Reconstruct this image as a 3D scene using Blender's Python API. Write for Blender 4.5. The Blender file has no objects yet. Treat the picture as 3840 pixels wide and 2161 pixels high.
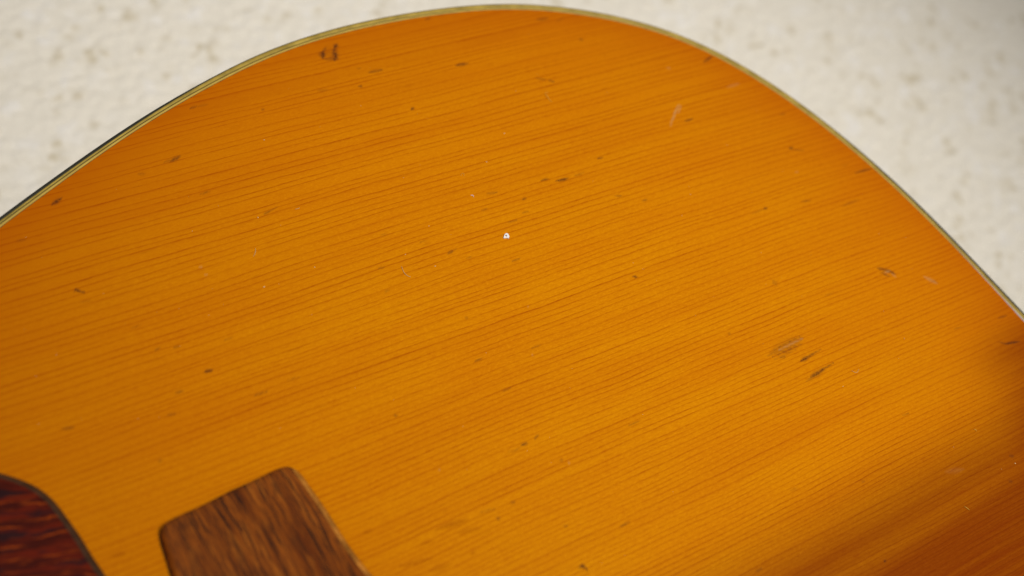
import bpy, bmesh, math, random
import numpy as np
from mathutils import Matrix, Vector

random.seed(7)
rng = np.random.default_rng(11)
S = bpy.context.scene
COL = S.collection
MM = 0.001

# ------------------------------------------------------------------ camera
ex = np.array([0.84442819, -0.28517086, 0.45345189])     # guitar axes seen in camera axes (x right, y down, z forward)
ey = np.array([-0.4784634, -0.78216656, 0.39910932])
ez = np.array([0.24086056, -0.55397929, -0.79692731])
DIST = 0.27
cam = bpy.data.cameras.new('camera')
cam_o = bpy.data.objects.new('camera', cam)
COL.objects.link(cam_o)
R = Matrix(((ex[0], -ex[1], -ex[2]), (ey[0], -ey[1], -ey[2]), (ez[0], -ez[1], -ez[2])))
M4 = R.to_4x4()
M4.translation = Vector((-DIST*ex[2], -DIST*ey[2], -DIST*ez[2]))
cam_o.matrix_world = M4
cam.sensor_width = 36.0
cam.lens = 4500.0/3840.0*36.0
cam.clip_start = 0.005
cam.clip_end = 20.0
cam.dof.use_dof = True
cam.dof.focus_distance = 0.268
cam.dof.aperture_fstop = 9.0
cam.dof.aperture_blades = 7
S.camera = cam_o

# ------------------------------------------------------------------ light
w = bpy.data.worlds.new('World'); S.world = w; w.use_nodes = True
bg = w.node_tree.nodes['Background']
bg.inputs[0].default_value = (1.0, 0.96, 0.90, 1); bg.inputs[1].default_value = 0.20

def aim(o, tgt):
    d = Vector(tgt) - o.location
    o.rotation_euler = d.to_track_quat('-Z', 'Y').to_euler()

def lamp(name, kind, loc, tgt, power, color, **kw):
    l = bpy.data.lights.new(name, kind); l.energy = power; l.color = color
    for k, v in kw.items(): setattr(l, k, v)
    o = bpy.data.objects.new(name, l); COL.objects.link(o); o.location = loc; aim(o, tgt)
    return o
lamp('ceiling_lamp', 'AREA', (0.22, -0.62, 1.3), (0.02, 0.0, 0.0), 2.8, (1.0, 0.96, 0.90), shape='DISK', size=0.35)
lamp('overhead_fill', 'AREA', (-0.5, 0.15, 1.3), (0.0, 0.05, 0.0), 2.8, (1.0, 0.97, 0.93), shape='RECTANGLE', size=0.9, size_y=0.6)  # soft fill added from overhead, not a window
lamp('pool_spot', 'SPOT', (0.16, -0.42, 1.2), (0.090, 0.050, 0.0), 47.0, (1.0, 0.965, 0.90), spot_size=math.radians(28), spot_blend=1.0, shadow_soft_size=0.05)  # added unseen spot, its soft cone shapes the light pool and dark corner

S.render.engine = 'CYCLES'
S.view_settings.view_transform = 'Standard'
S.view_settings.look = 'None'
S.view_settings.exposure = 0.0
S.view_settings.gamma = 1.0
# wear marks on the top: x0, y0, x1, y1, half width (mm), strength, kind (0 dark dent, 1 grey scuff, 2 brown resin)
MARKS=[(-11.97,76.57,-10.78,78.51,0.9,0.85,0),(-11.22,77.95,-9.5,79.65,0.47,0.5,0),(-7.59,78.79,-6.38,79.97,0.67,0.85,0),(-8.58,77.02,-7.47,78.82,0.85,0.65,0),(-8.74,76.08,-8.1,77.45,0.85,0.95,0),
(-9.36,74.82,-8.46,76.27,0.78,0.88,0),(-10.37,75.44,-8.92,76.86,0.53,0.4,0),(-11.96,76.25,-9.34,75.1,0.56,0.45,0),(-11.0,78.2,-7.82,77.27,2.34,0.18,0),(-57.84,56.53,-55.17,57.44,0.56,0.62,0),
(-84.69,53.18,-82.34,54.27,0.55,0.8,0),(-59.35,56.71,-55.76,57.16,0.37,0.3,0),(-48.11,70.21,-46.21,70.49,0.31,0.5,0),(-46.22,70.21,-43.7,70.31,0.32,0.25,0),(-32.93,64.87,-32.02,64.9,0.36,0.45,0),
(-65.58,55.47,-64.01,54.92,0.38,0.3,0),(-17.77,66.61,-15.2,66.13,0.52,0.22,0),(-3.33,68.57,0.8,68.5,0.43,0.6,0),(-0.99,68.48,0.87,68.45,0.39,0.5,0),(-7.57,64.9,-6.54,64.83,0.39,0.6,0),
(-5.52,70.62,-4.26,70.54,0.31,0.3,0),(19.45,64.47,22.89,64.26,0.45,0.8,0),(1.38,53.91,2.25,54.68,0.36,0.95,0),(49.59,73.73,53.19,73.45,0.69,0.4,0),(54.53,71.67,57.68,72.41,0.34,0.25,0),
(57.41,63.77,58.39,63.51,0.56,0.45,0),(37.8,54.35,40.3,53.07,0.4,0.4,0),(40.69,53.02,42.05,51.67,0.36,0.6,0),(38.87,25.44,40.7,25.32,0.28,0.7,0),(21.23,23.82,23.44,23.81,0.3,0.75,0),
(24.74,22.48,28.38,22.19,0.39,0.85,0),(29.64,22.33,33.05,22.55,0.23,0.4,0),(19.65,81.82,21.44,82.11,0.35,0.4,0),(88.44,46.6,92.61,47.98,0.39,0.8,0),(69.39,29.29,72.43,29.45,0.33,0.75,0),
(93.49,12.44,95.03,12.53,0.48,0.6,0),(93.97,12.1,97.65,10.62,0.34,0.35,0),(107.51,-0.36,113.67,-0.57,0.37,0.7,0),(98.6,23.48,101.09,23.48,0.3,0.4,0),(104.88,2.63,107.84,2.76,0.24,0.2,0),
(-87.2,30.94,-86.45,30.0,0.3,1,0),(-86.88,30.59,-85.99,29.48,0.21,1,0),(-86.18,29.8,-85.53,29.26,0.16,1,0),(-87.65,30.52,-86.65,30.38,0.13,0.6,0),(-70.87,3.35,-69.14,3.05,0.34,0.95,0),
(-55.08,45.65,-52.81,45.89,0.25,0.5,0),(-44.56,36.01,-42.84,36.34,0.31,0.5,0),(-43.22,36.21,-40.74,36.83,0.2,0.3,0),(-94.01,46.42,-91.99,46.18,0.34,0.3,0),(-78.02,11.47,-76.57,11.69,0.24,0.5,0),
(-74.58,10.78,-73.03,10.68,0.25,0.5,0),(-80.32,17.99,-78.24,18.11,0.16,0.3,0),(-87.52,27.5,-85.02,27.14,0.19,0.3,0),(-10.73,12.27,-8.98,12.53,0.33,0.75,0),(-9.36,12.42,-8.14,12.69,0.16,0.4,0),
(13.73,20.17,15.07,20.37,0.28,0.75,0),(-27.5,14.08,-25.54,13.58,0.25,0.4,0),(36.59,13.69,38.58,13.03,0.25,0.5,0),(42.36,10.02,44.44,10.12,0.29,0.5,0),(2.24,5.27,4.56,5.27,0.24,0.45,0),
(2.44,20.46,4.27,20.57,0.25,0.45,0),(27.69,-8.45,28.63,-8.79,0.34,0.8,0),(-15.32,-4.51,-14.37,-4.5,0.32,0.4,0),(-18.53,-14.85,-16.43,-14.85,0.28,0.5,0),(-7.52,9.46,-5.65,9.53,0.27,0.35,0),
(-28.92,7.85,-27.29,8.06,0.26,0.35,0),(6.31,24.49,9.02,24.17,0.35,0.4,0),(11.63,16.72,13.46,16.65,0.22,0.4,0),(-5.24,-16.54,-2.65,-16.55,0.25,0.3,0),(-22.89,21.79,-20.96,21.91,0.21,0.35,0),
(-15.19,17.16,-13.26,17.08,0.18,0.35,0),(6.69,15.38,9.45,15.27,0.18,0.4,0),(73.03,-2.31,74.34,-2.27,0.33,0.85,0),(68.61,-2.55,73.81,-2.39,0.22,0.3,0),(84.95,-3.63,87.94,-4.1,0.25,0.55,0),
(95.68,-8.49,102.38,-8.14,0.38,0.28,0),(122.41,-16.43,123.69,-17.22,0.28,0.5,0),(91.93,-27.91,93.83,-28.99,0.53,0.6,0),(93.08,-28.63,95.6,-30.46,0.55,0.7,0),(92.14,-29.47,93.6,-31.2,0.38,0.5,0),
(94.3,-29.69,95.81,-31.08,0.42,0.7,0),(91.49,-29.57,93.92,-29.28,0.2,0.5,0),(92.96,-29.75,94.95,-29.77,0.29,0.7,1),(94.76,-30.48,95.23,-31.97,0.4,0.4,1),(103.29,-34.44,105.47,-37.44,0.6,0.5,1),
(103.88,-35.53,105.93,-37.4,0.48,0.25,0),(60.9,-22.09,62.04,-22.09,0.9,0.3,0),(71.79,-29.84,75.18,-29.79,0.2,0.25,0),(48.81,-37.64,58.34,-36.97,0.19,0.55,0),(49.99,-38.15,58.72,-37.67,0.19,0.6,1),
(48.34,-38.63,58.65,-37.92,0.19,0.4,0),(49.37,-39.29,58.06,-38.82,0.19,0.4,0),(47.61,-39.15,56.27,-38.56,0.19,0.45,0),(48.01,-38.2,58.31,-37.48,1.45,0.28,0),(47.73,-39.88,54.74,-39.61,0.19,0.3,0),
(49.46,-39.98,50.89,-40.25,0.34,0.45,0),(52.88,-37.93,57.66,-37.66,0.16,0.5,1),(46.23,-38.45,50.87,-38.27,0.25,0.3,0),(53.77,-42.65,56.65,-42.28,0.46,0.8,0),(55.25,-42.5,59.29,-41.98,0.31,0.65,0),
(58.41,-42.09,60.84,-41.84,0.19,0.5,0),(53.48,-47.0,57.45,-46.62,0.55,0.75,0),(56.29,-46.75,58.54,-46.24,0.42,0.8,0),(57.57,-46.52,61.62,-45.97,0.18,0.65,0),(51.64,-47.45,54.79,-47.16,0.37,0.3,0),
(110.7,-58.42,115.86,-59.41,0.33,0.85,0),(109.63,-57.43,112.09,-59.0,0.26,0.5,0),(40.93,-30.0,41.68,-30.02,0.23,0.6,0),(114.97,-51.86,118.35,-52.08,0.28,0.5,0),(99.78,-49.98,102.48,-50.09,0.2,0.4,0),
(-40.15,-19.91,-39.59,-20.14,0.24,0.85,0),(-19.11,-35.9,-17.24,-36.13,0.29,0.8,0),(-15.64,-35.88,-14.14,-35.18,0.27,0.5,0),(-13.22,-42.23,-12.26,-42.27,0.26,0.6,0),(-22.18,-36.29,-19.25,-36.51,0.2,0.3,0),
(-42.87,-45.17,-36.96,-45.82,0.59,0.5,2),(-44.06,-45.18,-40.3,-45.4,0.27,0.4,2),(-40.04,-47.5,-35.3,-48.45,0.48,0.35,2),(-31.54,-48.31,-30.86,-47.86,0.42,0.5,0),(-27.41,-46.26,-26.28,-46.32,0.3,0.5,0),
(-33.89,-45.54,-30.62,-46.06,0.22,0.35,0),(-56.75,-40.09,-54.75,-40.48,0.27,0.6,2),(-48.01,-46.55,-44.9,-47.01,0.26,0.4,2),(-40.72,-42.63,-39.62,-42.5,0.21,0.4,2),(-20.69,-63.07,-20.16,-64.05,0.38,1,0),
(-20.26,-63.66,-20.05,-64.65,0.23,0.9,0),(-21.62,-63.37,-20.55,-63.64,0.26,0.6,0),(-19.9,-54.89,-18.86,-54.96,0.21,0.65,0),(-39.85,-52.18,-38.35,-52.33,0.23,0.5,2),(-9.09,-59.73,-6.05,-59.41,0.21,0.5,0),
(-53.42,-48.93,-46.82,-50.07,0.41,0.4,2),(-16.85,-23.36,-14.4,-23.4,0.24,0.4,0),(-48.76,-52.05,-44.09,-52.55,0.51,0.3,2),(5.2,-41.02,8.47,-41.07,0.18,0.4,0),(47.82,-72.93,48.97,-73.03,0.23,0.5,0),
(40.52,-89.46,41.16,-89.74,0.26,1,0),(12.19,-79.56,14.11,-79.49,0.21,0.5,0),(66.74,-84.63,71.43,-84.75,0.26,0.55,2),(34.12,-85.8,36.4,-86.07,0.22,0.5,2),(88.35,-82.56,89.44,-83.0,0.48,0.4,0),
(83.17,-87.33,84.24,-87.77,0.46,0.35,0),(60.25,-90.4,61.72,-90.57,0.34,0.45,2),(30.55,-68.04,33.3,-68.2,0.17,0.3,0),(68.77,-63.77,71.14,-63.93,0.19,0.4,0),(-77.65,0.9,-76.15,0.78,0.24,0.65,0),
(-64.28,-5.31,-61.1,-5.39,0.21,0.5,0),(-80.97,-3.13,-79.21,-3.39,0.23,0.5,0),(-99.17,1.43,-97.17,0.96,0.28,0.6,0),(-99.45,-25.87,-97.04,-26.53,0.25,0.75,2),(-99.78,-25.96,-98.51,-26.39,0.2,0.4,2),
(-85.55,-12.02,-85.18,-11.35,0.49,0.3,0),(-64.06,-30.84,-62.06,-31.09,0.27,0.4,0),(-64.51,8.69,-62.34,8.78,0.19,0.35,0),(-56.68,-4.6,-53.96,-4.66,0.18,0.3,0),(67.66,32.11,71.45,34.86,0.21,1,1),
(65.25,29.84,69.18,32.98,0.21,1,1),(69.43,32.31,72.09,34.75,0.18,0.9,1),(64.49,28.92,66.12,30.73,0.21,0.7,1),(89.44,36.5,94.29,36.82,0.39,0.35,1),(76.15,47.55,77.24,47.26,0.45,0.35,1),
(89.69,5.01,91.0,5.07,0.23,0.4,1),(-62.37,27.44,-61.76,27.21,0.24,0.7,1),(-62.21,25.25,-61.76,25.08,0.17,0.6,1),(-11.78,-43.24,-11.41,-43.39,0.21,0.7,1),(-37.43,-34.19,-37.09,-34.33,0.2,0.6,1),
(-6.0,-18.05,-5.44,-18.27,0.2,0.5,1),(69.33,-79.25,74.4,-80.46,0.62,0.12,1),(-0.68,-6.73,-0.1,-6.94,0.21,0.35,1),]
# ------------------------------------------------------------------ node helpers
class NT:
    def __init__(self, name):
        self.m = bpy.data.materials.new(name); self.m.use_nodes = True
        self.t = self.m.node_tree; self.t.nodes.clear()
        self.out = self.t.nodes.new('ShaderNodeOutputMaterial')
        self.p = self.t.nodes.new('ShaderNodeBsdfPrincipled')
        self.t.links.new(self.p.outputs[0], self.out.inputs[0])
    def lk(self, a, b): self.t.links.new(a, b)
    def put(self, sock, v):
        if hasattr(v, 'links'): self.lk(v, sock)
        else: sock.default_value = v
    def math(self, op, a, b=None, c=None, clamp=False):
        n = self.t.nodes.new('ShaderNodeMath'); n.operation = op; n.use_clamp = clamp
        self.put(n.inputs[0], a)
        if b is not None: self.put(n.inputs[1], b)
        if c is not None: self.put(n.inputs[2], c)
        return n.outputs[0]
    def add(self, a, b): return self.math('ADD', a, b)
    def mul(self, a, b): return self.math('MULTIPLY', a, b)
    def coords(self):
        n = self.t.nodes.new('ShaderNodeTexCoord'); s = self.t.nodes.new('ShaderNodeVectorMath'); s.operation = 'SCALE'
        self.lk(n.outputs['Object'], s.inputs[0]); s.inputs['Scale'].default_value = 1000.0
        x = self.t.nodes.new('ShaderNodeSeparateXYZ'); self.lk(s.outputs[0], x.inputs[0])
        return s.outputs[0], x.outputs[0], x.outputs[1], x.outputs[2]
    def vec(self, x, y, z=0.0):
        n = self.t.nodes.new('ShaderNodeCombineXYZ')
        for i, v in enumerate((x, y, z)): self.put(n.inputs[i], v)
        return n.outputs[0]
    def noise(self, v, scale=1.0, detail=2.0, rough=0.5, dist=0.0, dim='3D', w=0.0):
        n = self.t.nodes.new('ShaderNodeTexNoise'); n.noise_dimensions = dim
        if dim == '1D': self.put(n.inputs['W'], v)
        else: self.put(n.inputs['Vector'], v)
        n.inputs['Scale'].default_value = scale; n.inputs['Detail'].default_value = detail
        n.inputs['Roughness'].default_value = rough; n.inputs['Distortion'].default_value = dist
        return n.outputs[0]
    def white(self, v, dim='1D'):
        n = self.t.nodes.new('ShaderNodeTexWhiteNoise'); n.noise_dimensions = dim
        self.put(n.inputs['W' if dim == '1D' else 'Vector'], v); return n.outputs[0]
    def ss(self, v, a, b, lo=0.0, hi=1.0):
        n = self.t.nodes.new('ShaderNodeMapRange'); n.interpolation_type = 'SMOOTHSTEP'
        self.put(n.inputs[0], v)
        for i, k in enumerate((a, b, lo, hi)): n.inputs[i+1].default_value = k
        return n.outputs[0]
    def lin(self, v, a, b, lo=0.0, hi=1.0):
        n = self.t.nodes.new('ShaderNodeMapRange'); self.put(n.inputs[0], v)
        for i, k in enumerate((a, b, lo, hi)): n.inputs[i+1].default_value = k
        return n.outputs[0]
    def mix(self, f, a, b, mode='MIX'):
        n = self.t.nodes.new('ShaderNodeMix'); n.data_type = 'RGBA'; n.blend_type = mode
        self.put(n.inputs[0], f); self.put(n.inputs[6], a); self.put(n.inputs[7], b)
        return n.outputs[2]
    def attr(self, name):
        n = self.t.nodes.new('ShaderNodeAttribute'); n.attribute_name = name
        x = self.t.nodes.new('ShaderNodeSeparateColor'); self.lk(n.outputs['Color'], x.inputs[0])
        return x.outputs
    def bump(self, h, strength, dist):
        n = self.t.nodes.new('ShaderNodeBump'); n.inputs['Strength'].default_value = strength
        n.inputs['Distance'].default_value = dist; self.lk(h, n.inputs['Height']); self.lk(n.outputs[0], self.p.inputs['Normal'])
    def set(self, color=None, rough=None, spec=None, coat=None):
        if color is not None: self.put(self.p.inputs['Base Color'], color)
        if rough is not None: self.put(self.p.inputs['Roughness'], rough)
        if spec is not None: self.put(self.p.inputs['Specular IOR Level'], spec)
        return self.m
def rgb(r, g, b): return (r, g, b, 1.0)
def srgb(r, g, b):
    f = lambda c: (c/255.0/12.92 if c <= 10 else ((c/255.0+0.055)/1.055)**2.4)
    return (f(r), f(g), f(b), 1.0)

# ------------------------------------------------------------------ materials
def mat_spruce():
    k = NT('lacquered_spruce')
    P, X, Y, Z = k.coords()
    # the year rings run along X; their lines wander a little
    wob = k.noise(k.vec(k.mul(X, 0.012), k.mul(Y, 0.03)), 1.0, 2.0, 0.5)
    fine = k.noise(k.vec(k.mul(X, 0.09), k.mul(Y, 0.25)), 1.0, 3.0, 0.55)
    v = k.add(Y, k.add(k.mul(k.add(wob, -0.5), 3.0), k.mul(k.add(fine, -0.5), 0.55)))
    v = k.add(v, k.mul(X, -0.01))
    # rings are tight by the centre seam and wider towards the rim
    ph = k.mul(k.math('POWER', 2.718281828, k.mul(v, -0.0048)), -1.0/(1.50*0.0048))
    ph = k.add(ph, k.mul(k.add(k.noise(k.mul(v, 0.20), 1.0, 1.0, 0.5, dim='1D'), -0.5), 2.1))
    idn = k.math('FLOOR', ph); fr = k.math('FRACT', ph)
    rnd = k.white(idn)
    rise = k.math('POWER', fr, 8.0)
    fall = k.ss(fr, 0.0, 0.11, 0.8, 0.0)
    late = k.math('MAXIMUM', rise, fall)
    # each line fades in and out along its length
    br = k.noise(k.vec(k.mul(X, 0.085), k.mul(idn, 3.7)), 1.0, 3.0, 0.65)
    late = k.mul(late, k.mul(k.lin(rnd, 0, 1, 0.42, 1.0), k.ss(br, 0.30, 0.66, 0.45, 1.30)))
    # thin secondary lines between the rings
    ph2 = k.add(k.mul(ph, 2.35), k.mul(br, 0.25)); id2 = k.math('FLOOR', ph2); f2 = k.math('FRACT', ph2)
    l2 = k.mul(k.math('POWER', f2, 7.0), k.ss(k.noise(k.vec(k.mul(X, 0.06), k.mul(id2, 5.1)), 1.0, 3.0, 0.6), 0.48, 0.72, 0.0, 0.55))
    l2 = k.mul(l2, k.white(id2))
    # short brown pores and fibre streaks along the grain
    fib = k.noise(k.vec(k.mul(X, 0.55), k.mul(v, 3.4)), 1.0, 4.0, 0.7)
    pore = k.ss(k.noise(k.vec(k.mul(X, 0.16), k.mul(v, 1.9)), 1.0, 2.0, 0.5), 0.66, 0.80)
    mott = k.noise(k.vec(k.mul(X, 0.018), k.mul(v, 0.09)), 1.0, 4.0, 0.6)
    cloud = k.noise(k.vec(k.mul(X, 0.02), k.mul(Y, 0.02), 4.0), 1.0, 2.0, 0.5)
    spk = k.noise(k.vec(k.mul(X, 1.4), k.mul(Y, 2.4)), 1.0, 2.0, 0.6)
    A = k.attr('tone')          # R: toned lacquer by the rim, G: lower corner shadow painted as browner wood
    Wr = k.attr('wear')         # R: dark dents, G: greyish scuffs, B: reddish resin marks
    base = k.mix(k.lin(mott, 0.3, 0.7), rgb(0.625, 0.207, 0.0), rgb(0.700, 0.274, 0.0))
    base = k.mix(k.lin(cloud, 0.35, 0.68, 0.0, 0.30), base, rgb(0.66, 0.185, 0.0))
    base = k.mix(k.lin(fib, 0.30, 0.70, 0.50, 0.0), base, rgb(0.42, 0.09, 0.0))
    base = k.mix(k.lin(spk, 0.48, 0.75, 0.0, 0.30), base, rgb(0.86, 0.34, 0.005))
    band = k.noise(k.vec(k.mul(X, 0.006), k.mul(v, 0.16), 2.0), 1.0, 3.0, 0.6)
    base = k.mix(k.ss(band, 0.46, 0.68, 0.0, 0.16), base, rgb(0.46, 0.098, 0.0))
    base = k.mix(A[0], base, rgb(0.470, 0.112, 0.0))
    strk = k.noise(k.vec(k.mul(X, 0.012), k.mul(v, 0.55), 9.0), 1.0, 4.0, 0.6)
    dk = k.ss(k.add(A[1], k.mul(k.add(strk, -0.5), k.mul(0.55, A[1]))), 0.0, 1.0)  # corner shadow, broken up along the grain
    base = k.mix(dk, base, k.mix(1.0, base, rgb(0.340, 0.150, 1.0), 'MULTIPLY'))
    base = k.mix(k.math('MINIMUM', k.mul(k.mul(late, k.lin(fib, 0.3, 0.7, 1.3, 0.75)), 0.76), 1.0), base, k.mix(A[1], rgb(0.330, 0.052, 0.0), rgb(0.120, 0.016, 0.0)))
    base = k.mix(k.math('MINIMUM', k.mul(l2, 0.75), 1.0), base, rgb(0.30, 0.05, 0.0))
    base = k.mix(k.mul(pore, 0.24), base, rgb(0.22, 0.048, 0.0))
    rag = k.noise(P, 1.9, 3.0, 0.65)
    ragk = k.lin(rag, 0.3, 0.6, 0.55, 1.25)
    base = k.mix(k.math('MULTIPLY', Wr[2], ragk, clamp=True), base, rgb(0.26, 0.045, 0.0))
    base = k.mix(k.math('MULTIPLY', Wr[0], ragk, clamp=True), base, rgb(0.065, 0.018, 0.007))
    base = k.mix(k.math('MULTIPLY', Wr[1], ragk, clamp=True), base, rgb(0.50, 0.30, 0.12))
    k.bump(k.add(k.mul(late, -0.5), k.add(k.mul(fib, 0.25), k.mul(spk, 0.12))), 0.18, 0.00006)
    return k.set(base, 0.42, 0.04)

def mat_plain(name, c, rough=0.5, spec=0.3, var=0.12, scale=0.5):
    k = NT(name); P, X, Y, Z = k.coords()
    n = k.noise(P, scale, 4.0, 0.6)
    d = tuple(v*(1-2*var) for v in c[:3])+(1,); l = tuple(min(1, v*(1+var)) for v in c[:3])+(1,)
    return k.set(k.mix(k.lin(n, 0.3, 0.7), d, l), rough, spec)

def mat_rosewood():
    k = NT('rosewood'); P, X, Y, Z = k.coords()
    v = k.add(X, k.mul(k.add(k.noise(k.vec(k.mul(X, 0.05), k.mul(Y, 0.05)), 1.0, 2.0), -0.5), 2.5))
    v = k.add(v, k.mul(k.add(k.noise(k.vec(k.mul(X, 0.4), k.mul(Y, 0.15)), 1.0, 2.0), -0.5), 0.25))
    v = k.add(v, k.mul(Y, 0.07))
    a = k.noise(k.vec(k.mul(v, 0.45), k.mul(Y, 0.035)), 1.0, 4.0, 0.62, 0.2)
    b = k.noise(k.vec(k.mul(v, 2.0), k.mul(Y, 0.07), 3.0), 1.0, 4.0, 0.6)
    c = k.noise(k.vec(k.mul(v, 4.5), k.mul(Y, 0.28), 8.0), 1.0, 3.0, 0.6)
    d = k.noise(k.vec(k.mul(v, 2.1), k.mul(Y, 0.06), 21.0), 1.0, 3.0, 0.6)
    base = k.mix(k.lin(a, 0.34, 0.62), rgb(0.140, 0.030, 0.004), rgb(0.305, 0.078, 0.007))
    base = k.mix(k.ss(k.noise(k.vec(k.mul(v, 0.7), k.mul(Y, 0.10), 31.0), 1.0, 3.0), 0.52, 0.70, 0.0, 0.55), base, rgb(0.40, 0.120, 0.012))
    base = k.mix(k.ss(b, 0.51, 0.64, 0.0, 0.80), base, rgb(0.050, 0.014, 0.005))
    base = k.mix(k.ss(c, 0.46, 0.62, 0.0, 0.65), base, rgb(0.050, 0.015, 0.006))
    base = k.mix(k.ss(d, 0.56, 0.63, 0.0, 0.95), base, rgb(0.012, 0.007, 0.006))
    k.bump(k.add(k.mul(c, -1.0), k.mul(d, -1.0)), 0.3, 0.0002)
    return k.set(base, 0.5, 0.07)

def mat_tortoise():
    k = NT('tortoiseshell'); P, X, Y, Z = k.coords()
    u = k.add(k.mul(X, 0.966), k.mul(Y, -0.26)); v = k.add(k.mul(Y, 0.966), k.mul(X, 0.26))
    v = k.add(v, k.mul(k.add(k.noise(k.vec(k.mul(u, 0.16), k.mul(v, 0.25)), 1.0, 3.0), -0.5), 3.2))
    a = k.noise(k.vec(k.mul(u, 0.075), k.mul(v, 0.62)), 1.0, 4.0, 0.55, 0.2)
    b = k.noise(k.vec(k.mul(u, 0.13), k.mul(v, 1.1), 5.0), 1.0, 3.0, 0.55)
    base = k.mix(k.ss(a, 0.40, 0.62), rgb(0.055, 0.007, 0.004), rgb(0.125, 0.012, 0.004))
    base = k.mix(k.ss(b, 0.52, 0.72, 0.0, 0.9), base, rgb(0.34, 0.052, 0.004))
    base = k.mix(k.ss(k.noise(k.vec(k.mul(u, 0.10), k.mul(v, 0.5), 13.0), 1.0, 3.0), 0.54, 0.68, 0.0, 0.9), base, rgb(0.020, 0.008, 0.010))
    return k.set(base, 0.22, 0.10)

def mat_carpet():
    k = NT('cream_carpet'); P, X, Y, Z = k.coords()
    A = k.attr('fleck')
    n = k.noise(P, 0.9, 3.0, 0.6)
    c = k.mix(k.lin(n, 0.3, 0.7), rgb(0.785, 0.735, 0.64), rgb(0.85, 0.80, 0.71))
    c = k.mix(A[0], c, rgb(0.53, 0.445, 0.285))
    c = k.mix(A[1], c, rgb(0.86, 0.83, 0.79))
    return k.set(c, 0.95, 0.05)

M_SPRUCE = mat_spruce()
M_BLACK = mat_plain('black_binding_ply', rgb(0.022, 0.021, 0.012), 0.30, 0.45)
M_CREAM = mat_plain('aged_ivory_binding', rgb(0.530, 0.360, 0.075), 0.4, 0.15, 0.10, 0.25)
M_OLIVE = mat_plain('worn_ivory_ply', rgb(0.440, 0.305, 0.058), 0.4, 0.15, 0.20, 0.20)
M_THIN = mat_plain('dark_purfling_ply', rgb(0.070, 0.052, 0.014), 0.4, 0.3)
M_RIM_GLINT = mat_plain('grey_rim_glint', rgb(0.42, 0.37, 0.36), 0.4, 0.4, 0.12, 0.3)
M_SIDE = mat_plain('mahogany_side', rgb(0.060, 0.022, 0.010), 0.35, 0.35, 0.3, 0.1)
M_ROSE = mat_rosewood()
M_TORT = mat_tortoise()
M_BEVEL = mat_plain('scraped_shell_edge', rgb(0.070, 0.036, 0.020), 0.5, 0.12, 0.25, 0.6)
M_CONTACT_SHADOW = mat_plain('dark_contact_shadow', rgb(0.085, 0.028, 0.006), 0.6, 0.1, 0.25, 0.5)  # dark colour for the painted contact shadows
M_CARPET = mat_carpet()
M_CHIP = mat_plain('white_plastic', rgb(0.86, 0.84, 0.83), 0.45, 0.4, 0.03, 2.0)
M_LINT = mat_plain('pale_lint', rgb(0.66, 0.47, 0.20), 0.8, 0.1, 0.05, 2.0)
M_LINT_Y = mat_plain('yellow_lint', rgb(0.72, 0.42, 0.06), 0.8, 0.1, 0.05, 2.0)
M_DUST = mat_plain('pale_dust', rgb(0.70, 0.48, 0.22), 0.8, 0.1, 0.1, 3.0)

# ------------------------------------------------------------------ object helpers (all geometry in millimetres)
def link(o, parent=None):
    COL.objects.link(o)
    if parent is not None: o.parent = parent
    return o
def mesh_obj(name, verts, faces, mat, parent=None, smooth=True):
    me = bpy.data.meshes.new(name)
    v = np.asarray(verts, dtype=np.float32)*MM
    if isinstance(faces, np.ndarray):
        nf = len(faces)
        me.vertices.add(len(v)); me.vertices.foreach_set('co', v.ravel())
        me.loops.add(nf*4); me.loops.foreach_set('vertex_index', faces.astype(np.int32).ravel())
        me.polygons.add(nf); me.polygons.foreach_set('loop_start', np.arange(0, nf*4, 4, dtype=np.int32))
        me.update(calc_edges=True); me.validate()
    else:
        me.from_pydata([tuple(p) for p in v], [], faces); me.update()
    me.polygons.foreach_set('use_smooth', [smooth]*len(me.polygons))
    me.materials.append(mat)
    return link(bpy.data.objects.new(name, me), parent)
def color_attr(me, name, arr):
    a = me.color_attributes.new(name, 'FLOAT_COLOR', 'POINT')
    full = np.ones((len(arr), 4), dtype=np.float32); full[:, :arr.shape[1]] = arr
    a.data.foreach_set('color', full.ravel())
def tag(o, label, cat=None, group=None, kind=None):
    o['label'] = label
    if cat: o['category'] = cat
    if group: o['group'] = group
    if kind: o['kind'] = kind
    return o
def spline(pts, step):
    """natural cubic through 2-D points, resampled at an even step"""
    P = np.array(pts, float); t = np.r_[0, np.cumsum(np.hypot(*np.diff(P, axis=0).T))]
    n = len(P); out = []
    h = np.diff(t); A = np.eye(n)
    B = np.zeros((n, 2))
    for i in range(1, n-1):
        A[i, i-1:i+2] = h[i-1], 2*(h[i-1]+h[i]), h[i]
        B[i] = 6*((P[i+1]-P[i])/h[i] - (P[i]-P[i-1])/h[i-1])
    Mx = np.linalg.solve(A, B)
    tt = np.linspace(0, t[-1], int(t[-1]/step)+1)
    k = np.clip(np.searchsorted(t, tt, side='right')-1, 0, n-2)
    a = (t[k+1]-tt)[:, None]; b = (tt-t[k])[:, None]; hk = h[k][:, None]
    return (Mx[k]*a**3+Mx[k+1]*b**3)/(6*hk) + (P[k]/hk-Mx[k]*hk/6)*a + (P[k+1]/hk-Mx[k+1]*hk/6)*b
def normals2(C):
    d = np.gradient(C, axis=0); d /= np.hypot(*d.T)[:, None]
    return np.stack([-d[:, 1], d[:, 0]], 1)
DOME_RIM = []
def dome(x, y):
    """the top rises gently away from the rim"""
    x = np.asarray(x, float); y = np.asarray(y, float); C = DOME_RIM[0]
    d = np.full(x.shape, 1e9)
    for c in C[::1]: d = np.minimum(d, (x-c[0])**2+(y-c[1])**2)
    return dome_d(np.sqrt(d))
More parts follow.
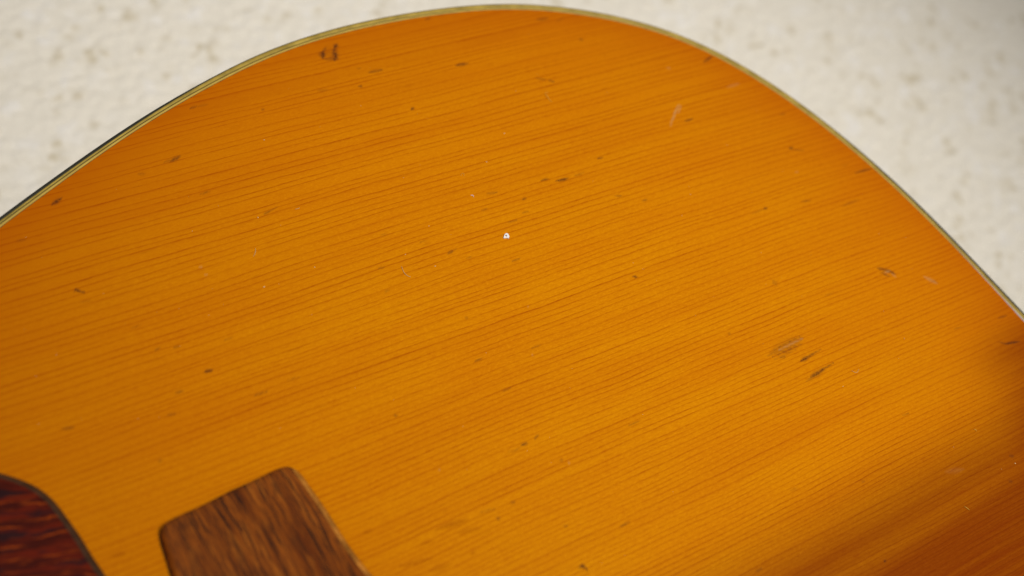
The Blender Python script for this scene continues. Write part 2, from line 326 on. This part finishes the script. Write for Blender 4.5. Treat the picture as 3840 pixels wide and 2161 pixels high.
def dome_d(d): return 2.6*(1-(1-np.clip(d/120.0, 0, 1))**2)

# ------------------------------------------------------------------ carpet
def build_carpet():
    x = np.r_[np.linspace(-900, -170, 30)[:-1], np.arange(-170, 460, 1.25), np.linspace(460, 1300, 34)[1:]]
    y = np.r_[np.linspace(-900, -160, 30)[:-1], np.arange(-160, 330, 1.25), np.linspace(330, 1100, 32)[1:]]
    Xg, Yg = np.meshgrid(x, y)
    H = np.zeros_like(Xg); F = np.zeros_like(Xg); L = np.zeros_like(Xg)
    # tufts: nearest of a jittered grid of yarn ends
    sp = 3.3
    jx = rng.uniform(-0.42, 0.42, (400, 400)); jy = rng.uniform(-0.42, 0.42, (400, 400))
    hh = rng.uniform(0.4, 1.0, (400, 400))
    low = rng.normal(size=(400, 400))
    low = (low+0.7*np.roll(np.roll(low, 1, 0), 1, 1)+0.5*np.roll(low, 1, 1))/1.32
    fl = np.clip((low-0.90)/1.3, 0, 1)*0.66; lt = np.clip((-low-0.8)/1.5, 0, 1)*0.8
    gi = np.floor(Xg/sp).astype(int); gj = np.floor(Yg/sp).astype(int)
    best = np.full(Xg.shape, 1e9)
    for di in (-1, 0, 1):
        for dj in (-1, 0, 1):
            a = (gi+di) % 400; b = (gj+dj) % 400
            cx = (gi+di+0.5+jx[a, b])*sp; cy = (gj+dj+0.5+jy[a, b])*sp
            d = np.hypot(Xg-cx, Yg-cy); m = d < best
            best = np.where(m, d, best); H = np.where(m, hh[a, b], H); F = np.where(m, fl[a, b], F); L = np.where(m, lt[a, b], L)
    Z = -105.0 + 1.5*H*np.clip(1-(best/2.5)**2, 0, 1)
    inner = (Xg > -170) & (Xg < 460) & (Yg > -160) & (Yg < 330)
    Z = np.where(inner, Z, -104.0); F = np.where(inner, F*np.clip(1.3-best/2.4, 0, 1), 0.08); L = np.where(inner, L, 0)
    nx, ny = len(x), len(y); idx = np.arange(nx*ny).reshape(ny, nx)
    faces = np.stack([idx[:-1, :-1], idx[:-1, 1:], idx[1:, 1:], idx[1:, :-1]], -1).reshape(-1, 4)
    o = mesh_obj('carpet', np.stack([Xg, Yg, Z], -1).reshape(-1, 3), faces, M_CARPET)
    color_attr(o.data, 'fleck', np.stack([F.ravel(), L.ravel(), 0*F.ravel()], 1).astype(np.float32))
    tag(o, 'cream cut-pile carpet with tan flecks under the guitar', kind='structure')
build_carpet()

# ------------------------------------------------------------------ guitar body
YC = -101.0
guitar = bpy.data.objects.new('acoustic_guitar', None); link(guitar)
tag(guitar, 'worn amber acoustic guitar lying face up on the cream carpet', 'guitar')

VIS = [(127.2, -101.0), (126.6, -78.0), (124.1, -53.0), (118.7, -11.0), (106.4, 29.4), (88.4, 57.2), (67.4, 72.6), (44.5, 81.5), (20.0, 85.1), (-2.7, 85.3),
       (-24.4, 82.4), (-43.4, 76.9), (-54.6, 72.8), (-69.0, 66.6), (-82.7, 60.0), (-95.1, 53.7), (-125, 37.5), (-165, 21.5), (-205, 17.0), (-245, 25.5), (-290, 36.0), (-325, 31.0), (-350, 2.0), (-358, -45.0), (-360, -101.0)]
VIS[0] = (127.2, -101.0)
# mirror a few points across the centre line so that the curve runs through it squarely
PRE = [(124.1, -149.0), (126.6, -124.0)]; POST = [(-358, -157.0)]
CUR = spline(PRE+VIS+POST, 0.5)
i0 = int(np.argmin(np.where(CUR[:, 0] > 0, np.abs(CUR[:, 1]-YC), 1e9))); i1 = int(np.argmin(np.where(CUR[:, 0] < -200, np.abs(CUR[:, 1]-YC), 1e9)))
CUR = CUR[i0:i1+1]
NIN = normals2(CUR)                       # running tail -> rim -> neck the left normal points inwards
if NIN[len(NIN)//3] @ (np.array([-50.0, -101.0])-CUR[len(NIN)//3]) < 0: NIN = -NIN
ARC = np.r_[0, np.cumsum(np.hypot(*np.diff(CUR, axis=0).T))]
def offs(d):
    d = np.broadcast_to(np.asarray(d, float), (len(CUR),))
    return CUR + NIN*d[:, None]
DOME_RIM.append(CUR[::12])
def closed(C):
    """mirror the half outline across the centre line"""
    Mi = C[::-1].copy(); Mi[:, 1] = 2*YC-Mi[:, 1]
    return np.vstack([C, Mi[1:-1]])

# the plies, measured inwards from the outer edge (mm); black ply thinned round the widest part, standing in for reflected light
cx = CUR[:, 0]
def sm(v, a, b):
    t = np.clip((v-a)/(b-a), 0, 1); return t*t*(3-2*t)
apex = sm(cx, -75, -15)*(1-sm(cx, 104, 121))
edge_noise = np.interp(ARC, np.arange(0, ARC[-1]+20, 9), rng.normal(0, 0.025, len(np.arange(0, ARC[-1]+20, 9))))
TOT = 2.28
o1 = 0.92*(1-apex)+0.12*apex+edge_noise          # black outer ply
o2 = 1.38+edge_noise*0.5             # ivory
o3 = o2+0.19                                     # dark line
o4 = np.full_like(o3, 2.12)                      # ivory
glint_w = sm(-CUR[:, 1], 22, 78)*(cx > 0)*0.95
o4 = o4 - glint_w*0.0
def strip(name, a, b, za, zb, mat, ridge=0.05, label=None, lift=None):
    """one ply: a narrow closed band with a slightly crowned top"""
    mid = 0.5*(np.asarray(a)+np.asarray(b))
    rows = [(a, za-0.25), (a, za), (mid, max(za, zb)+ridge), (b, zb), (b, zb-0.25)]
    rings = []
    for d, z in rows:
        C = closed(offs(d)); rings.append(np.c_[C, np.full(len(C), z)])
    n = len(rings[0]); V = np.vstack(rings); idx = np.arange(n); nx = np.roll(idx, -1)
    F = np.vstack([np.stack([r*n+idx, r*n+nx, (r+1)*n+nx, (r+1)*n+idx], 1) for r in range(len(rings)-1)])
    o = mesh_obj(name, V, F, mat, guitar)
    if label: o['label'] = label
    return o
# black outer ply, rounded over towards the side
def outer_ply():
    rr = []
    for d, z in [(0.05*o1, -6.0), (0.0*o1, -1.1), (0.03*o1, -0.45), (0.14*o1, -0.14), (0.40*o1, -0.02), (o1, 0.0), (o1, -0.3)]:
        C = closed(offs(d)); rr.append(np.c_[C, np.full(len(C), z)])
    n = len(rr[0]); V = np.vstack(rr); idx = np.arange(n); nx = np.roll(idx, -1)
    F = np.vstack([np.stack([r*n+idx, r*n+nx, (r+1)*n+nx, (r+1)*n+idx], 1) for r in range(len(rr)-1)])
    o = mesh_obj('binding', V, F, M_BLACK, guitar); o['label'] = 'rounded black outer edge binding'
outer_ply()
strip('binding_ply', o1, o2, 0.0, 0.02, M_OLIVE, 0.04, 'yellowed ivory outer ply of the edge binding')
strip('binding_line', o2, o3, -0.02, -0.02, M_THIN, 0.0, 'thin dark line between the ivory plies')
strip('binding_ply', o3, o4, 0.02, 0.02, M_CREAM, 0.04, 'bright ivory inner ply of the edge binding')
strip('binding_line', o4, TOT, 0.0, 0.0, M_THIN, 0.0, 'thin dark line beside the soundboard')

# reflection on the binding bevel near the tail, modelled as a pale strip
def rim_glint_strip():
    s = [i for i in range(0, len(CUR), 2) if cx[i] > 0 and glint_w[i] > 0.02]
    s = np.array(s); g = glint_w[s]*np.where(CUR[s, 1] < -70, sm(CUR[s, 1], -101, -70), 1.0)
    rows = [(1.97+0*g, -0.1), (1.97+0*g, 0.06), (1.97+0.55*g, 0.13), (1.97+g, 0.11), (1.97+g, -0.1)]
    V = np.vstack([np.c_[CUR[s]+NIN[s]*d[:, None], np.full(len(s), z)] for d, z in rows]); n = len(s); i = np.arange(n-1)
    F = np.vstack([np.stack([r*n+i, r*n+i+1, (r+1)*n+i+1, (r+1)*n+i], 1) for r in range(4)])
    o = mesh_obj('rim_glint', V, F, M_RIM_GLINT, guitar); o['label'] = 'pale grey reflection painted along the rim near the tail'
rim_glint_strip()

# sides and back
def side_and_back():
    sel = np.arange(0, len(CUR), 6); sel = np.unique(np.r_[sel, len(CUR)-1])
    def ring(d, z):
        C = CUR[sel]+NIN[sel]*d; C = closed(C); return np.c_[C, np.full(len(C), z)]
    rr = [ring(0.4, -5.8), ring(0.45, -30), ring(0.45, -70), ring(0.4, -99.0)]
    n = len(rr[0]); V = np.vstack(rr); idx = np.arange(n); nx = np.roll(idx, -1)
    F = np.vstack([np.stack([r*n+idx, r*n+nx, (r+1)*n+nx, (r+1)*n+idx], 1) for r in range(3)])
    mesh_obj('side', V, F, M_SIDE, guitar)
    b0 = ring(0.3, -99.0); b1 = ring(1.2, -102.6)
    V = np.vstack([b0, b1]); F = [(i, (i+1) % n, n+(i+1) % n, n+i) for i in range(n)]+[tuple(range(n, 2*n))[::-1]]
    mesh_obj('back', V, F, M_SIDE, guitar, smooth=False)
side_and_back()

# soundboard: a fine domed sheet; columns follow the rim, rows follow the grain
def soundboard():
    B = offs(TOT-0.02); B = B[B[:, 1] >= YC]
    a = np.r_[0, np.cumsum(np.hypot(*np.diff(B, axis=0).T))]
    iv = np.interp(132, -B[:, 0], np.arange(len(B)))
    av = np.interp(iv, np.arange(len(B)), a)
    ss = np.r_[np.arange(0.05, av, 0.36), np.arange(av, a[-1], 4.0)]
    bx = np.interp(ss, a, B[:, 0]); bw = np.interp(ss, a, B[:, 1])-YC; bw[0] = max(bw[0], 0.05)
    t = np.r_[np.linspace(-1, -0.08, 60)[:-1], np.linspace(-0.08, 1.0, 560)]
    Xg = np.repeat(bx[:, None], len(t), 1); Yg = YC+bw[:, None]*t[None, :]
    # rim distance for the toned lacquer
    ringpts = closed(B[::6])
    near = np.full(Xg.shape, 90.0)
    vis = (ss <= av)
    Bs = B[::8]
    for c in range(0, vis.sum(), 1):
        w0 = Bs[np.abs(Bs[:, 0]-bx[c]) < 90]
        d = np.min(np.hypot(w0[:, 0][:, None]-bx[c], w0[:, 1][:, None]-Yg[c][None, :]), 0)
        near[c] = d
    Z = dome_d(np.clip(near, 0, 200))+0.01
    Z[:, :20] = 0.01+Z[:, :20]*0
    tone = np.zeros(Xg.shape+(3,), np.float32)
    tone[..., 0] = 0.30*np.exp(-near/7.0)+0.62*np.exp(-near/36.0)
    leftness = np.clip((-30-Xg)/90.0, 0, 1)
    tone[..., 0] += 0.26*leftness
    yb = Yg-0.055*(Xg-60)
    tone[..., 1] = 0.80*sm(-yb, 58.0, 92.0)*(1-0.16*np.exp(-((yb+87.0)/3.0)**2))  # shadow over the lower corner, put into the wood colour
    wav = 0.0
    tone[..., 1] += 0.22*np.exp(-((Yg+60)/6.0)**2)*sm(Xg, 75, 112)+0.42*sm(Xg, 84, 122)*sm(-Yg, 25, 70)  # more painted shade towards the tail
    tone = np.clip(tone, 0, 1)
    wear = np.zeros(Xg.shape+(3,), np.float32)
    for (x0, y0, x1, y1, hw, st, ty) in MARKS:
        pad = hw*2.5+0.8
        cols = np.where((bx > min(x0, x1)-pad) & (bx < max(x0, x1)+pad))[0]
        if not len(cols): continue
        xs = Xg[cols]; ys = Yg[cols]
        dx, dy = x1-x0, y1-y0; L2 = dx*dx+dy*dy
        q = np.clip(((xs-x0)*dx+(ys-y0)*dy)/max(L2, 1e-6), 0, 1)
        d = np.hypot(xs-x0-q*dx, ys-y0-q*dy)
        taper = 1-0.75*np.abs(2*q-1)**2.0                                  # pointed at both ends
        hw_ = max(hw, 0.20)
        m = (0.95, 0.62, 0.9)[ty]*st*np.exp(-(d/(hw_*0.95*np.maximum(taper, 0.3)))**2)
        wear[cols, :, ty] = np.maximum(wear[cols, :, ty], np.clip(m, 0, 1))
        if ty != 1: Z[cols] -= 0.05*np.clip(m, 0, 1)                      # dents are pressed in
    # faces of the sheet
    m_, n_ = Xg.shape; idx = np.arange(m_*n_).reshape(m_, n_)
    F = np.stack([idx[:-1, :-1], idx[:-1, 1:], idx[1:, 1:], idx[1:, :-1]], -1).reshape(-1, 4)
    F = F[:, ::-1]
    P = np.stack([Xg, Yg, Z], -1).reshape(-1, 3)
    o = mesh_obj('soundboard', P, F, M_SPRUCE, guitar)
    nz = o.data.polygons[len(o.data.polygons)//2].normal.z
    if nz < 0: o.data.flip_normals()
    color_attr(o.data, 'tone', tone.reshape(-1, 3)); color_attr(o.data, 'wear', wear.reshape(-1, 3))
    o['label'] = 'amber spruce top with fine straight grain and dark dents'
soundboard()

# ------------------------------------------------------------------ bridge
def bridge():
    zb = 2.35
    half = [(-76.5, -23.3), (-69.5, -22.8), (-66.4, -22.6), (-64.8, -22.85), (-63.6, -24.0), (-62.7, -27.4), (-62.05, -31.5), (-61.45, -36.1), (-60.85, -41.8),
            (-59.6, -49.3), (-56.2, -65.0), (-51.5, -82.0), (-49.0, -101.0)]
    left = [(-76.5, -23.3), (-84.4, -24.15), (-88.4, -24.5), (-89.9, -25.1), (-90.55, -26.6), (-91.0, -30.9), (-91.45, -35.1), (-91.6, -45), (-91.6, -70), (-91.6, -101.0)]
    r = spline(half, 0.35); l = spline(left, 0.35)
    C = np.vstack([l[::-1], r[1:]])            # left centre -> tip -> right centre, clockwise
    Mi = C[::-1].copy(); Mi[:, 1] = 2*YC-Mi[:, 1]
    C = np.vstack([C, Mi[1:-1]])
    N = normals2(np.vstack([C[-1], C, C[0]]))[1:-1]
    if N[len(N)//4] @ (np.array([-75.0, -101.0])-C[len(N)//4]) < 0: N = -N
    def th(y): return 2.9+3.6*np.clip((np.abs(y+70*0-YC)*-1+62)/30.0, 0, 1)**1.5
    rings = []
    for d, k, lo in [(-0.12, 0, 0.0), (-0.02, 0, 0.35), (0.0, 1, -1.15), (0.16, 1, -0.62), (0.48, 1, -0.26), (0.95, 1, -0.07), (1.5, 1, 0.0)]:
        p = C+N*d
        z = zb-0.4+lo*2 if k == 0 else zb+th(p[:, 1])+lo
        rings.append(np.c_[p, np.broadcast_to(z, len(p))])
    n = len(C); V = np.vstack(rings); idx = np.arange(n); nx = np.roll(idx, -1)
    F = [tuple(q) for q in np.vstack([np.stack([k*n+idx, k*n+nx, (k+1)*n+nx, (k+1)*n+idx], 1) for k in range(len(rings)-1)])]
    # close the middle with strips from left to right
    last = (len(rings)-1)*n; h = n//2
    bm = bmesh.new(); vs = [bm.verts.new(Vector(v)*MM) for v in V]
    for f in F: bm.faces.new([vs[i] for i in f])
    fill = bm.faces.new([vs[last+i] for i in range(n)])
    bmesh.ops.triangulate(bm, faces=[fill], ngon_method='BEAUTY')
    bmesh.ops.recalc_face_normals(bm, faces=bm.faces)
    for f in bm.faces: f.smooth = True
    me = bpy.data.meshes.new('bridge'); bm.to_mesh(me); bm.free(); me.materials.append(M_ROSE)
    o = link(bpy.data.objects.new('bridge', me), guitar); o['label'] = 'brown rosewood bridge with rounded corners and a pale right edge'
    # contact shadow painted as a dark strip round the foot of the bridge
    rr = [np.c_[C+N*d, dome((C+N*d)[:, 0], (C+N*d)[:, 1])+z] for d, z in [(-0.40, 0.03), (-0.18, 0.10), (0.25, 0.12)]]
    n = len(C); V = np.vstack(rr); idx = np.arange(n); nx = np.roll(idx, -1)
    F = np.vstack([np.stack([k*n+idx, k*n+nx, (k+1)*n+nx, (k+1)*n+idx], 1) for k in range(2)])
    mesh_obj('contact_shadow', V, F, M_CONTACT_SHADOW, o)
    # lit bevel highlight on the belly side, painted pale: a narrow facet, its own strip
    sel = np.where((C[:, 0] > -64.4) & (C[:, 1] > -72) & (C[:, 1] < -23.4))[0]
    Cs, Ns = C[sel], N[sel]; rows = [(-0.16, -1.35), (-0.03, -0.95), (0.16, -0.52), (0.50, -0.17), (0.95, -0.01), (1.15, -0.03)]
    fade = np.minimum(1, np.minimum(np.arange(len(sel)), np.arange(len(sel))[::-1])/14.0)
    V = np.vstack([np.c_[Cs+Ns*(d*np.ones(len(sel)))[:, None], zb+th((Cs+Ns*d)[:, 1])+lo+0.06*fade-0.08*(1-fade)] for d, lo in rows]); n = len(sel); i = np.arange(n-1)
    F = np.vstack([np.stack([q*n+i, q*n+i+1, (q+1)*n+i+1, (q+1)*n+i], 1) for q in range(5)])
    e = mesh_obj('bridge_edge_highlight', V, F, mat_plain('highlit_rosewood_arris', rgb(0.44, 0.165, 0.022), 0.5, 0.1, 0.3, 0.35), o)
    e['label'] = 'pale edge of the bridge with its highlight painted in'
bridge()

# ------------------------------------------------------------------ pickguard
def pickguard():
    pts = [(-150, 13), (-128, 7.0), (-118.0, 1.2), (-111.6, -3.9), (-109.3, -6.1), (-107.0, -9.0), (-105.4, -12.5), (-104.3, -17.0), (-103.5, -20.8), (-102.9, -24.8),
           (-101.9, -30.0), (-101.5, -37.0), (-103.0, -46), (-108, -54), (-117, -60), (-132, -63), (-152, -62), (-172, -57), (-196, -44), (-222, -36), (-240, -28), (-236, -12), (-215, 3), (-185, 12), (-150, 13)]
    C = spline(pts, 0.5)[:-1]
    N = normals2(np.vstack([C[-1], C, C[0]]))[1:-1]
    if N[50] @ (np.array([-150.0, -30.0])-C[50]) < 0: N = -N
    z0 = lambda p: 1.80+0.019*(-12-p[:, 1])
    def band(name, rows, mat, parent, cap=False):
        rr = [np.c_[C+N*d, z0(C+N*d)+z] for d, z in rows]; n = len(C); V = np.vstack(rr); idx = np.arange(n); nx = np.roll(idx, -1)
        F = [tuple(int(a) for a in q) for q in np.vstack([np.stack([k*n+idx, k*n+nx, (k+1)*n+nx, (k+1)*n+idx], 1) for k in range(len(rr)-1)])]
        bm = bmesh.new(); vs = [bm.verts.new(Vector(v)*MM) for v in V]
        for f in F: bm.faces.new([vs[i] for i in f])
        if cap: bm.faces.new([vs[(len(rr)-1)*n+i] for i in range(n)])
        bmesh.ops.recalc_face_normals(bm, faces=bm.faces)
        me = bpy.data.meshes.new(name); bm.to_mesh(me); bm.free(); me.materials.append(mat)
        return link(bpy.data.objects.new(name, me), parent)
    pg = band('pickguard', [(0.75, -0.1), (0.75, 0.80), (1.0, 0.83), (1.4, 0.84)], M_TORT, guitar, True)
    pg['label'] = 'dark red tortoiseshell pickguard with orange streaks'
    ed = band('pickguard_edge', [(-0.05, -1.2), (0.0, 0.10), (0.12, 0.32), (0.76, 0.81)], M_BEVEL, pg)
    rr = [np.c_[C+N*d, np.maximum(dome((C+N*d)[:, 0], (C+N*d)[:, 1]), 0)+z] for d, z in [(-0.50, 0.03), (-0.2, 0.09), (0.2, 0.10)]]
    n = len(C); V = np.vstack(rr); idx = np.arange(n); nx = np.roll(idx, -1)
    F = np.vstack([np.stack([k*n+idx, k*n+nx, (k+1)*n+nx, (k+1)*n+idx], 1) for k in range(2)])
    mesh_obj('contact_shadow', V, F, M_CONTACT_SHADOW, pg)  # contact shadow outside the guard, drawn as a dark strip
    ed['label'] = 'grey brown bevelled edge of the pickguard'
pickguard()

# ------------------------------------------------------------------ loose things on the top
def flake():
    out = [(3.459, 11.511), (3.754, 11.882), (4.252, 12.372), (4.654, 12.574), (5.044, 12.514), (5.208, 12.265), (5.179, 11.856), (5.137, 11.395), (4.907, 11.229), (4.638, 10.906), (4.558, 11.124), (4.349, 11.292), (4.049, 11.36)]
    hole = [(4.341, 12.112), (4.537, 12.158), (4.643, 11.987), (4.591, 11.777), (4.387, 11.716), (4.29, 11.902)]
    c = np.array([4.3, 11.9])
    def ang(p): return math.atan2(p[1]-c[1], p[0]-c[0])
    N = 36; import bisect
    def polar(poly, cc):
        P = np.array(poly)-cc; res = []
        for k in range(N):
            a = 2*math.pi*k/N; d = np.array([math.cos(a), math.sin(a)]); best = 0
            for i in range(len(P)):
                p, q = P[i], P[(i+1) % len(P)]; e = q-p; den = d[0]*e[1]-d[1]*e[0]
                if abs(den) < 1e-9: continue
                t = (p[0]*e[1]-p[1]*e[0])/den; u = (p[0]*d[1]-p[1]*d[0])/den
                if t > 0 and 0 <= u <= 1: best = max(best, t)
            res.append(cc+d*best)
        return np.array(res)
    hc = np.mean(hole, 0); O = polar(out, hc); Hh = hc+(polar(hole, hc)-hc)*1.35
    zt = float(dome(4.3, 11.9)); V = []
    tilt = lambda p: 0.10+0.05*(p[:, 0]-4.3)
    for P, z in [(O, 0.04), (O, 0.30), (O*0.9+Hh*0.1, 0.36), (O*0.15+Hh*0.85, 0.34), (Hh, 0.28), (Hh, 0.04)]:
        V.append(np.c_[P, zt+z+tilt(P)-0.08])
    V = [np.c_[c+(q[:, :2]-c)*0.92, q[:, 2:]] for q in V]
    n = N; V = np.vstack(V); idx = np.arange(n); nx = np.roll(idx, -1)
    F = np.vstack([np.stack([k*n+idx, k*n+nx, ((k+1) % 6)*n+nx, ((k+1) % 6)*n+idx], 1) for k in range(6)])
    o = mesh_obj('plastic_flake', V, F, M_CHIP, smooth=False)
    tag(o, 'tiny white plastic flake with a hole, lying on the amber guitar top', 'flake')
flake()

def fibre(pts, r, mat, label):
    P = spline(pts, 0.12) if len(pts) > 2 else np.array(pts)
    z = dome(P[:, 0], P[:, 1])+0.06+0.10*np.abs(np.sin(np.linspace(0, 3.0, len(P))))
    P3 = np.c_[P, z]; V = []; F = []
    T = np.gradient(P3, axis=0); T /= np.linalg.norm(T, axis=1)[:, None]
    for i, p in enumerate(P3):
        a = np.cross(T[i], [0, 0, 1]); a /= np.linalg.norm(a)+1e-9; b = np.cross(a, T[i])
        rr = 0.72*r*(0.55+0.45*math.sin(math.pi*i/(len(P3)-1)))
        for k in range(5): V.append(p+rr*(a*math.cos(k*1.2566)+b*math.sin(k*1.2566)))
    for i in range(len(P3)-1):
        for k in range(5): F.append((i*5+k, i*5+(k+1) % 5, (i+1)*5+(k+1) % 5, (i+1)*5+k))
    F.append(tuple(range(4, -1, -1))); F.append(tuple(range((len(P3)-1)*5, len(P3)*5)))
    o = mesh_obj('lint_fibre', V, F, mat)
    tag(o, label, 'lint', 'lint fibres on the guitar top')
FIB = [
 ([(-22.15, 12.66), (-22.36, 11.59), (-22.41, 10.7), (-22.09, 9.89), (-21.53, 9.31)], .075, M_LINT, 'long pale curved hair to the lower left of the white flake'),
 ([(-49.82, 27.95), (-50.07, 27.21), (-50.45, 26.6), (-50.99, 26.04)], .07, M_LINT, 'short pale upright hair in the left half of the top'),
 ([(38.37, 48.9), (37.88, 49.05), (37.29, 48.74), (37.14, 47.53), (37.22, 46.44), (37.41, 45.52)], .075, M_LINT_Y, 'yellow hooked hair high on the top below the rim'),
 ([(2.37, 25.28), (2.73, 25.16), (2.86, 24.86), (2.74, 24.65)], .09, M_CHIP, 'tiny white curl of lint up and left of the white flake'),
 ([(-37.54, 34.82), (-37.09, 34.82), (-36.67, 34.76), (-36.49, 35.17)], .06, M_LINT, 'small hook of lint in the upper left of the top'),
 ([(64.58, -49.44), (64.87, -49.93), (65.43, -50.3), (66.0, -50.14), (66.68, -49.86)], .06, M_LINT, 'faint loop of lint right of the two dark gouges'),
 ([(67.74, -87.55), (68.0, -88.2), (68.31, -88.81)], .09, M_LINT_Y, 'bright yellow straight sliver in the dark lower right corner'),
 ([(84.29, -73.63), (84.58, -73.81), (84.68, -74.3)], .07, M_LINT_Y, 'small bent yellow lint at the upper edge of the dark corner'),
 ([(3.01, 31.28), (3.35, 31.77), (3.8, 31.79), (3.85, 31.34), (3.46, 31.04)], .06, M_LINT_Y, 'tiny yellowish ring of lint above the white flake'),
]
for a in FIB: fibre(*a)

def dust():
    spots = [(-35.9, 55.9), (-46.0, 35.5), (11.1, 33.2), (-15.0, 10.1), (-40, 19.0), (20.0, 40.0), (-52.0, 18.0), (88.3, -84.6)]
    V = []; F = []
    allp = [(x, y, 0.17) for x, y in spots]
    for _ in range(120):
        allp.append((rng.uniform(-105, 115), rng.uniform(-95, 75), abs(rng.normal(0, 0.025))+0.045))
    for x, y, r in allp:
        if np.interp(x, CUR[::-1, 0], CUR[::-1, 1]) < y+5: continue
        if x < -48 and y < -22: continue
        z = float(dome(np.array(x), np.array(y)))+0.03; b = len(V); a0 = rng.uniform(0, 6.28); el = rng.uniform(0.7, 1.6)
        for k in range(5): V.append((x+r*el*math.cos(a0+k*1.2566), y+r*math.sin(a0+k*1.2566)*0.8, z))
        V.append((x, y, z+r*0.9))
        for k in range(5): F.append((b+k, b+(k+1) % 5, b+5))
    o = mesh_obj('dust_specks', V, F, M_DUST)
    tag(o, 'pale specks of dust scattered over the amber guitar top', 'dust', kind='stuff')
dust()
